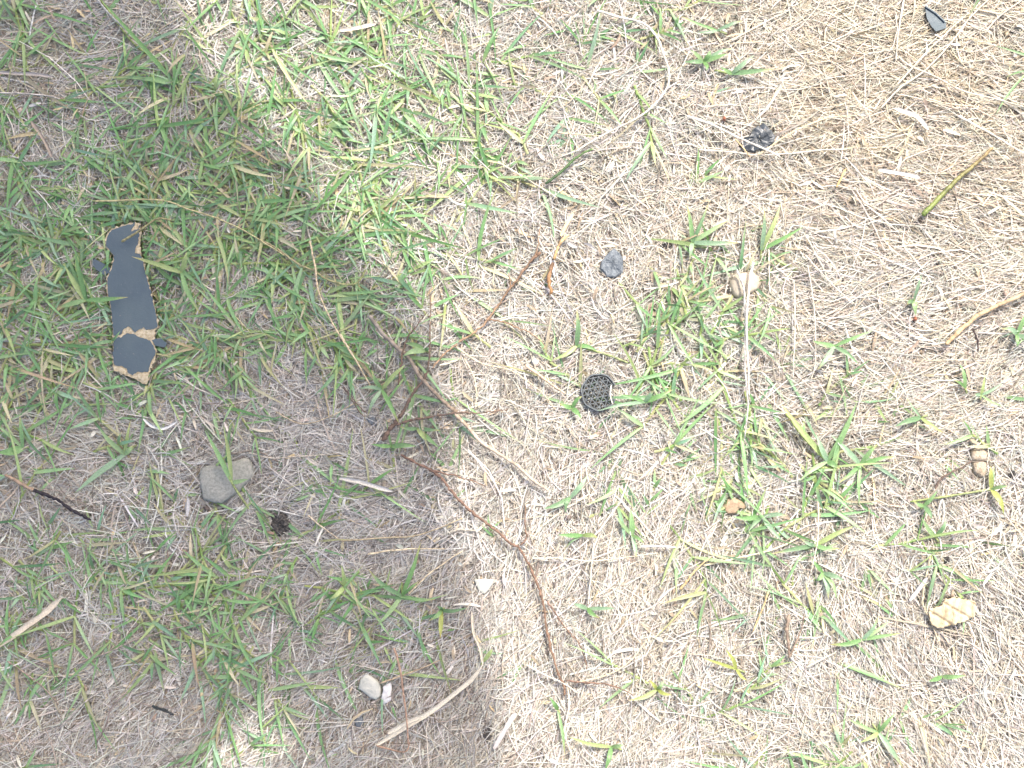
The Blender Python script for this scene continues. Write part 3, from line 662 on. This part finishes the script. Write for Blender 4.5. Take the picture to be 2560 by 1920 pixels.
stalk(cI([(180,270),(350,250),(520,242),(680,240)]), 5, 'level straw at the shade edge, lower middle')
stalk(cI([(0,185),(300,165),(480,155),(620,110),(790,40)]), 4.5, 'long olive stalk from shade into the sun', (.46,.38,.25))
stalk(cI([(440,530),(560,410),(680,320),(790,250)]), 4.5, 'pale straw slanting up beside the green sprig in shade')
stalk(cI([(1230,300),(1400,300),(1600,318),(1800,300),(2050,265)]), 4, 'long level straw right of the rusty twig', (.72,.62,.46))
stalk(cI([(1930,222),(2050,222),(2165,230)]), 6, 'short white level straw under a green blade', (.84,.80,.74))
stalk(cI([(1630,200),(1620,350),(1600,600)]), 4.5, 'upright straw above the small three leaved sprig')
stalk(cI([(1200,980),(1330,1050),(1430,1095),(1530,1160)]), 5, 'pale straw crossing the foot of the rusty twig', z=ZTOP+.005)
stalk(cI([(1500,1100),(1700,1050),(1850,960),(1980,800)]), 4.5, 'bowed straw rising right of the rusty twig foot')
stalk(cI([(1460,1100),(1470,1250),(1440,1400),(1490,1560)]), 5, 'upright straw at the foot of the rusty twig', (.78,.7,.54))
stalk(cJ([(150,345),(400,290),(600,240),(750,175),(860,115)]), 5.5, 'long straw slanting to the green cluster, lower right', (.76,.66,.46))
stalk(cJ([(895,-60),(885,150),(865,280),(842,400)]), 4, 'thin white straw over the green cluster, lower right', z=ZTOP+.012)
stalk(cJ([(1610,290),(1580,450),(1565,590),(1620,720),(1680,860)]), 4.5, 'bent straw beside the cream ribbed scrap')
stalk(cJ([(570,510),(520,640),(465,770)]), 5, 'short golden straw slanting, left of the split husk', (.68,.50,.26))
stalk(cJ([(810,1000),(900,955),(1000,910)]), 5, 'short straw right of the tiny white seed head')
stalk(cJ([(740,808),(880,812)]), 5, 'short level white straw over the split husk', (.8,.74,.66))
stalk(cG([(1980,740),(2080,820),(2212,920)]), 5, 'tan straw right of the black crumbly lump in shade', (.55,.46,.34))
stalk(cG([(1600,340),(1750,370),(1930,360),(2180,340)]), 4, 'long level straw above right of the concrete chunk', (.50,.44,.36))
stalk(cG([(1790,400),(1700,350),(1600,330),(1480,350)]), 3.5, 'dark curved straw above the concrete chunk', (.30,.24,.19))
stalk(cH([(490,980),(700,900),(850,830),(1050,770),(1290,720)]), 5, 'long grey stalk below the green grass, lower left', (.36,.30,.25))
stalk(cH([(1450,1180),(1520,1060),(1600,980),(1690,900)]), 8, 'bundle like grey stalk, lower left shade', (.42,.37,.31))
stalk(cH([(380,1390),(470,1300),(560,1220),(650,1160)]), 5, 'pale grey stalk near the bottom left', (.46,.41,.35))
stalk(cH([(620,1480),(680,1380),(720,1260),(820,1160)]), 5, 'dark grey stalk near the bottom left', (.27,.22,.19))
stalk(cH([(30,950),(150,1030),(280,1130),(380,1240)]), 4.5, 'brownish stalk slanting down at the bottom left', (.36,.28,.22))
stalk(cE([(0,500),(70,620),(140,740),(210,860)]), 4.5, 'pale straw slanting down in shade beside the grey twig', (.62,.53,.40), z=ZTOP+.006)
stalk(cE([(740,580),(900,690),(1090,740),(1200,800),(1330,900),(1400,990)]), 4, 'pale straw from the rusty forked twig to the lattice cap')
stalk(cE([(1190,700),(1270,760),(1350,820),(1445,885)]), 8, 'peeled pale stick left of the lattice cap', (.68,.50,.34), z=ZTOP+.005)
stalk(cE([(800,660),(860,780),(880,900),(875,990)]), 3.5, 'thin bowed pale straw in the middle of the lawn')
stalk(cE([(1745,830),(1740,900),(1758,960)]), 4, 'short straw lying over the lattice cap', (.76,.70,.62), z=ZTOP+.0075)
stalk([(690,1030),(755,1060),(830,1040),(900,1000)], 4, 'curved tan straw in shade under the green tufts', (.48,.40,.28))
stalk(cD([(1005,345),(1090,300),(1165,255),(1235,200),(1310,155),(1420,170)]), 7, 'olive stalk lying over the head of the blue board', (.30,.27,.14), z=ZTOP+.0085)
dead_blade(cH([(-20,870),(100,785),(200,712),(290,650),(395,548)]), 17, 'broad pale dead blade at the left edge, lower left', (.66,.57,.44))
dead_blade(cI([(230,1500),(430,1375),(600,1270),(740,1160),(850,1070),(920,975)]), 14, 'long broad pale blade at the bottom, in shade', (.66,.60,.48))
dead_blade(cI([(310,1420),(430,1350),(540,1300)]), 12, 'short pale blade lying against the long broad one', (.68,.62,.50))
dead_blade(cI([(920,975),(900,870),(860,770),(850,640)]), 8, 'broad pale blade standing at the shade edge', (.66,.58,.44))
dead_blade(cI([(990,1520),(1040,1430),(1100,1330),(1130,1290)]), 14, 'pinkish pale blade at the bottom in the sun', (.66,.60,.55))
dead_blade(cE([(0,1430),(120,1450),(220,1480),(340,1515)]), 13, 'wide greyish dead blade in shade right of the concrete chunk', (.55,.52,.47))
dead_blade(cA([(-20,470),(120,480),(240,485),(350,500)]), 10, 'grey dead blade at the left edge near the top', (.38,.34,.31))
dead_blade(cA([(200,780),(260,860),(310,950),(335,1010)]), 11, 'brown dead blade in the upper left shade', (.36,.29,.23))
dead_blade(cC([(1270,1100),(1380,1120),(1480,1140),(1530,1150)]), 12, 'whitish dead blade left of the thick green stem', (.74,.70,.64))
dead_blade(cC([(1380,700),(1450,730),(1520,760),(1590,840)]), 14, 'crumpled whitish dead blade in the dry upper right', (.76,.70,.62))
dead_blade(cC([(1060,1090),(1030,1150),(1000,1210)]), 6, 'small golden blade below the crushed plastic', (.60,.42,.20))
dead_blade(cB([(1420,1520),(1460,1440),(1500,1370)]), 12, 'pale tan blade above the bark strip', (.72,.56,.36))
dead_blade(cB([(0,190),(90,180),(230,150)]), 12, 'whitish broad dead blade among the upper green grass', (.76,.68,.56))
dead_blade(cJ([(1480,570),(1540,490),(1590,420)]), 12, 'grey dead blade left above the cream ribbed scrap', (.50,.47,.45))
dead_blade(cG([(920,120),(980,170),(1060,185),(1140,140)]), 8, 'white curled dead blade above the concrete chunk', (.74,.72,.68))

# ------------------------------------------------------------------ single green sprigs
sprig(cC, (150,400), [(20,410),(190,335),(290,370),(335,325),(160,475),(60,340)], 'small bushy green sprig in straw, top middle right')
sprig(cC, (330,478), [(600,462,15),(470,370),(250,450)], 'flat green runner with one long wide blade, upper right', stem=[(220,455),(330,478)])
sprig(cC, (240,200), [(0,115),(400,140),(110,215)], 'thin green three bladed sprig by the top edge', w=10)
sprig(cC, (80,1560), [(40,1330),(180,1310),(310,1420),(380,1565,15),(60,1680)], 'upright green sprig above the tan stone, left one')
sprig(cC, (520,1610), [(530,1360),(640,1320),(780,1470,12)], 'upright green sprig above the tan stone, right one')
sprig(cF, (990,580), [(850,550,14),(1220,490),(870,740,14),(1140,700)], 'pale green four bladed sprig right of the tan stone')
sprig(cF, (1495,290), [(1440,325),(1530,130,9),(1505,385,16)], 'tiny green sprig above the red brown seed')
sprig(cF, (2160,510), [(2050,470,14),(2150,590),(2205,370),(2240,560)], 'bright green sprig touching the right edge')
sprig(cF, (1545,1040), [(1365,1100,16),(1680,1140,11),(1440,910,6)], 'arched wide green blade in the straw, right middle')
sprig(cF, (2000,1500), [(1985,1350),(2010,1340),(2085,1480),(2075,1660,16)], 'green sprig growing over the lower clay clod', stem=[(1480,1580),(1720,1545),(2000,1500)], yellow=.4)
sprig(cF, (1565,1605), [(1645,1510),(1490,1580),(1600,1690)], 'small green sprig left below the clay clods')
sprig(cF, (1830,850), [(1790,700,11),(1735,805)], 'two bladed pale green sprig under the hooked black twig', w=9)
sprig(cF, (1930,895), [(1945,770),(2065,820),(1885,890),(2050,970)], 'fine green sprig left of the right edge, right middle', w=9)
sprig(cF, (950,1320), [(640,950,16),(1130,940),(870,1150),(760,1450),(1030,1370,17)], 'large green sprig of long blades, right middle', stem=[(680,1010),(800,1170),(950,1320)], w=15)
sprig(cF, (1160,1340), [(970,1150,16),(1380,1290),(1010,1460),(1150,1600),(1260,1210)], 'wide spreading green sprig right of the large one')
sprig(cE, (1520,580), [(1520,350,15),(1370,670),(1650,610)], 'green sprig with one upright blade above the lattice cap', stem=[(1520,580),(1700,630),(1860,690)])
sprig(cE, (1480,1555), [(1595,1405,14),(1310,1625,15),(1450,1650)], 'green three bladed sprig alone in sunlit straw, middle')
sprig(cE, (500,1110), [(385,1100),(650,1125),(565,1200),(640,1235)], 'green sprig in shade beside the dark side shoot')
sprig(cE, (330,1225), [(205,1212),(495,1225,15)], 'flat wide green blade in shade under the dark twig')
sprig(cE, (270,860), [(180,1030),(385,1080),(425,705),(210,740),(130,860)], 'star shaped green sprig in shade left of the grey twig')
sprig(cE, (550,610), [(420,560,15),(410,650,16),(560,590)], 'folded bright green blade beside the grey twig')
sprig(cE, (1490,980), [(1555,905),(1550,1050,15),(1405,950)], 'small green sprig left under the lattice cap')
sprig(cE, (1960,940), [(1650,1000,10),(1785,895,10),(2140,860,14),(2010,870)], 'green blades reaching over the lattice cap', z=.0155)
sprig(cI, (1590,620), [(1500,585),(1765,615,11),(1665,680)], 'small three leaved green sprig right of the rusty twig')
sprig(cI, (1560,150), [(1400,145,13),(1655,165,13),(1440,240,6)], 'flat green blade in sunlit straw, lower middle')
sprig(cI, (400,540), [(245,725,13),(615,560),(525,190,13),(185,365),(515,440,8)], 'large green sprig with an upright blade, shaded lower middle', stem=[(400,450),(400,540)])
sprig(cI, (655,630), [(575,695),(825,612),(650,805),(625,600)], 'small green sprig right of the large shaded one', yellow=.3)
sprig(cI, (30,480), [(215,690,10),(-60,560),(20,340)], 'green sprig in shade with a long drooping blade')
sprig(cI, (920,960), [(980,875,12)], 'single short green blade on the broad pale blade')
sprig(cI, (1745,1510), [(1470,1435,11),(1820,1490),(1700,1660,14)], 'green sprig at the bottom edge, middle')
sprig(cI, (2040,1140), [(1985,1075),(2080,1080),(1850,1205),(2130,1170)], 'yellow green sprig right of the long rusty twig', yellow=.5)
sprig(cI, (1400,1270), [(1345,1180,12),(1445,1560,9)], 'narrow green blades below the rusty twig foot')
sprig(cI, (1880,150), [(1865,-20,16),(1900,290,12),(1770,20),(1950,200)], 'tall upright green sprig left below the dead leaf', w=11)
sprig(cJ, (530,30), [(330,30,14),(430,130),(650,185,14),(690,25)], 'green sprig right below the dead leaf')
sprig(cJ, (870,215), [(1125,85,14),(575,268),(770,170),(1030,235)], 'long bladed green sprig top of the lower right cluster')
sprig(cJ, (920,390), [(840,300),(1045,440,14),(950,560,15),(870,440),(1000,560)], 'dense green sprig in the lower right cluster')
sprig(cJ, (1170,820), [(960,850,14),(1265,665),(1420,775,11),(1345,700)], 'pale green sprig left of the cream ribbed scrap')
sprig(cJ, (1640,160), [(1540,30,13),(1910,115,8),(1700,50)], 'green sprig above the cream ribbed scrap')
sprig(cJ, (1690,1060), [(1825,1048),(1590,1085)], 'small green sprig in combed straw, lower right')
sprig(cJ, (360,1010), [(130,930),(285,880,11),(430,1080)], 'yellowish green sprig in straw left of the split husk', yellow=.4, w=9)
sprig(cJ, (1280,1420), [(1440,1650,15),(1370,1290,13),(1150,1480),(1080,1330)], 'wide bladed green sprig near the bottom right')
sprig(cD, (710,830), [(1080,815,13),(540,540,16),(640,430,14),(480,900)], 'green sprig with one blade over the blue board', z=.0155)
sprig(cD, (1500,600), [(1100,475,14),(1560,430,13),(1680,960,14)], 'green sprig with a blade tip on the board head', z=.0165, stem=[(1500,600),(1300,520)])
sprig(cD, (930,1170), [(1005,1090,8),(740,1230)], 'short green blade over the left edge of the board', z=.0165)
sprig(cA, (1130,540), [(650,0,13),(700,500),(870,510,15),(1110,390,13)], 'longest green runner, coming down from the top edge', stem=[(640,-10),(850,270),(1020,400),(1150,590)], w=14)
sprig(cG, (1490,530), [(1320,190,14),(1600,510,13),(1440,160,12)], 'green runner lying across the concrete chunk', stem=[(1430,370),(1490,530),(1600,700)], z=.0215)
sprig(cG, (150,310), [(0,340,24),(145,100,12),(-20,150)], 'broad green blade at the left edge', w=12)
sprig(cG, (800,350), [(490,600,17),(850,130,10),(640,180),(860,290)], 'folded pair of long green blades in shade', w=13)

# small seed head
OUT['s'] = [(1700+713*.3888+4*math.cos(a), 1280+940*.3888+4*math.sin(a)) for a in np.linspace(0, 6.28, 9)[:-1]]
lump('seed', 's', M_WHITE, .003, 'tiny round white seed head at the foot of the split husk', 'seed', z=ZTOP+.004, seed=41)

# ------------------------------------------------------------------ an added, unseen tree; its crown is shaped to cast the left-hand shade
EDGE = [(375,-400),(375,0),(385,60),(420,110),(455,165),(500,200),(540,235),(585,310),(640,340),(665,385),(700,450),(730,520),(775,570),(830,610),(870,640),(905,700),(925,760),(935,830),(965,900),(975,960),(960,1010),(950,1060),(955,1120),(960,1180),(1000,1240),(1015,1310),(1030,1370),(1045,1440),(1060,1500),(1070,1570),(1080,1659),(1100,2300)]
LIT = [P(x*1.157, y*1.157, .01) for x, y in EDGE] + [P(6000, 2600), P(6000, -500)]
SPOT = [P(640+85*math.cos(a), 1915+62*math.sin(a), .01) for a in np.linspace(0, 6.28, 17)[:-1]]
tx, ty = .15, 3.0
tree = empty('added_shade_tree', (tx, ty, 0), 'added unseen broad leaved tree, its crown shaped to shade the left part of the lawn', 'tree')
def limb(name, pts, r0, r1, parent):
    V = []; n = 14; p = catmull(pts, n)
    for i in range(n):
        t = i/(n-1); d = p[min(i+1, n-1)]-p[max(i-1, 0)]; d /= np.linalg.norm(d)
        s = np.cross(d, [.3, .1, .95] if abs(d[2]) < .9 else [1, 0, 0]); s /= np.linalg.norm(s); u = np.cross(d, s); r = (r0+(r1-r0)*t)*(1+rng.normal(0, .04))
        for k in range(10): a = k*math.pi/5; V.append(p[i]+s*math.cos(a)*r+u*math.sin(a)*r)
    me = fast_mesh(name, np.array(V)-np.array([tx, ty, 0]), grid_faces(n, 10, True), smooth=True); return link(name, me, M_TRUNK, parent)
limb('trunk', [(tx, ty, -.05), (tx+.03, ty-.02, .9), (tx-.04, ty-.05, 1.7), (tx, ty-.15, 2.5)], .13, .07, tree)
for q in ([(tx-.02, ty-.1, 1.9), (.1, 2.4, 2.2), (0, 1.6, 2.3)], [(tx, ty-.12, 2.1), (-.1, 2.4, 2.3), (-.4, 1.7, 2.4)], [(tx, ty-.1, 1.9), (.2, 2.2, 2.2), (.25, 1.5, 2.3)], [(tx, ty-.15, 2.45), (-.2, 2.6, 2.5), (-.45, 2.2, 2.5)], [(0, 1.6, 2.3), (0, 1.2, 2.3), (.05, .9, 2.25)]):
    pass_ = limb('limb', q, .045, .012, tree)
N = 15000
bx_ = rng.uniform(-1.15, .12, N); by_ = rng.uniform(-.75, .75, N)
e = np.array([P(x*1.157, y*1.157, .01) for x, y in EDGE]); e[0, 1] = min(e[0, 1], .5); e[-1, 1] = max(e[-1, 1], -.5)
sg = np.hypot(*(e[1:]-e[:-1]).T); j = rng.choice(len(sg), N*2//3, p=sg/sg.sum()); f_ = rng.random(N*2//3)[:, None]
q_ = e[j]*(1-f_)+e[j+1]*f_
bx_[:N*2//3] = q_[:, 0]-.005-rng.gamma(1.3, .035, N*2//3); by_[:N*2//3] = q_[:, 1]+rng.normal(0, .01, N*2//3)
size = rng.uniform(.025, .05, N); size[:N*2//3] = rng.uniform(.008, .022, N*2//3)
hz = rng.uniform(1.95, 2.5, N); hz[:N*2//3] = rng.uniform(1.75, 2.1, N*2//3); S = np.array(SV)
ctr = np.stack([bx_+hz*S[0]/S[2], by_+hz*S[1]/S[2], hz], 1)
nrm = rng.normal(0, .45, (N, 3)) + [0, 0, 1] + S*.4; nrm /= np.linalg.norm(nrm, axis=1)[:, None]
t1 = np.cross(nrm, rng.normal(0, 1, (N, 3))); t1 /= np.linalg.norm(t1, axis=1)[:, None]; t2 = np.cross(nrm, t1)
lf = [(-1, 0, 0), (-.5, .42, .1), (.2, .46, .1), (1.1, 0, -.1), (.2, -.46, .1), (-.5, -.42, .1)]
Vt = np.stack([ctr + t1*(a*size)[:, None] + t2*(b*size)[:, None] + nrm*(c*size)[:, None] for a, b, c in lf], 1)
proj = Vt[..., :2] - Vt[..., 2:]*(S[:2]/S[2])
bad = inside(LIT, proj[..., 0], proj[..., 1]) | inside(SPOT, proj[..., 0], proj[..., 1])
ok = ~bad.any(1)  # keeps only leaves whose shadow stays inside the wanted shade outline
Vt = Vt[ok]; n_ = len(Vt)
Fq = (np.array([(0, 1, 2, 3), (0, 3, 4, 5)])[None]+(np.arange(n_)*6)[:, None, None]).reshape(-1, 4)
cr = link('crown', fast_mesh('crown', Vt.reshape(-1, 3)-np.array([tx, ty, 0]), Fq), M_CROWN, tree); cr['kind'] = 'stuff'
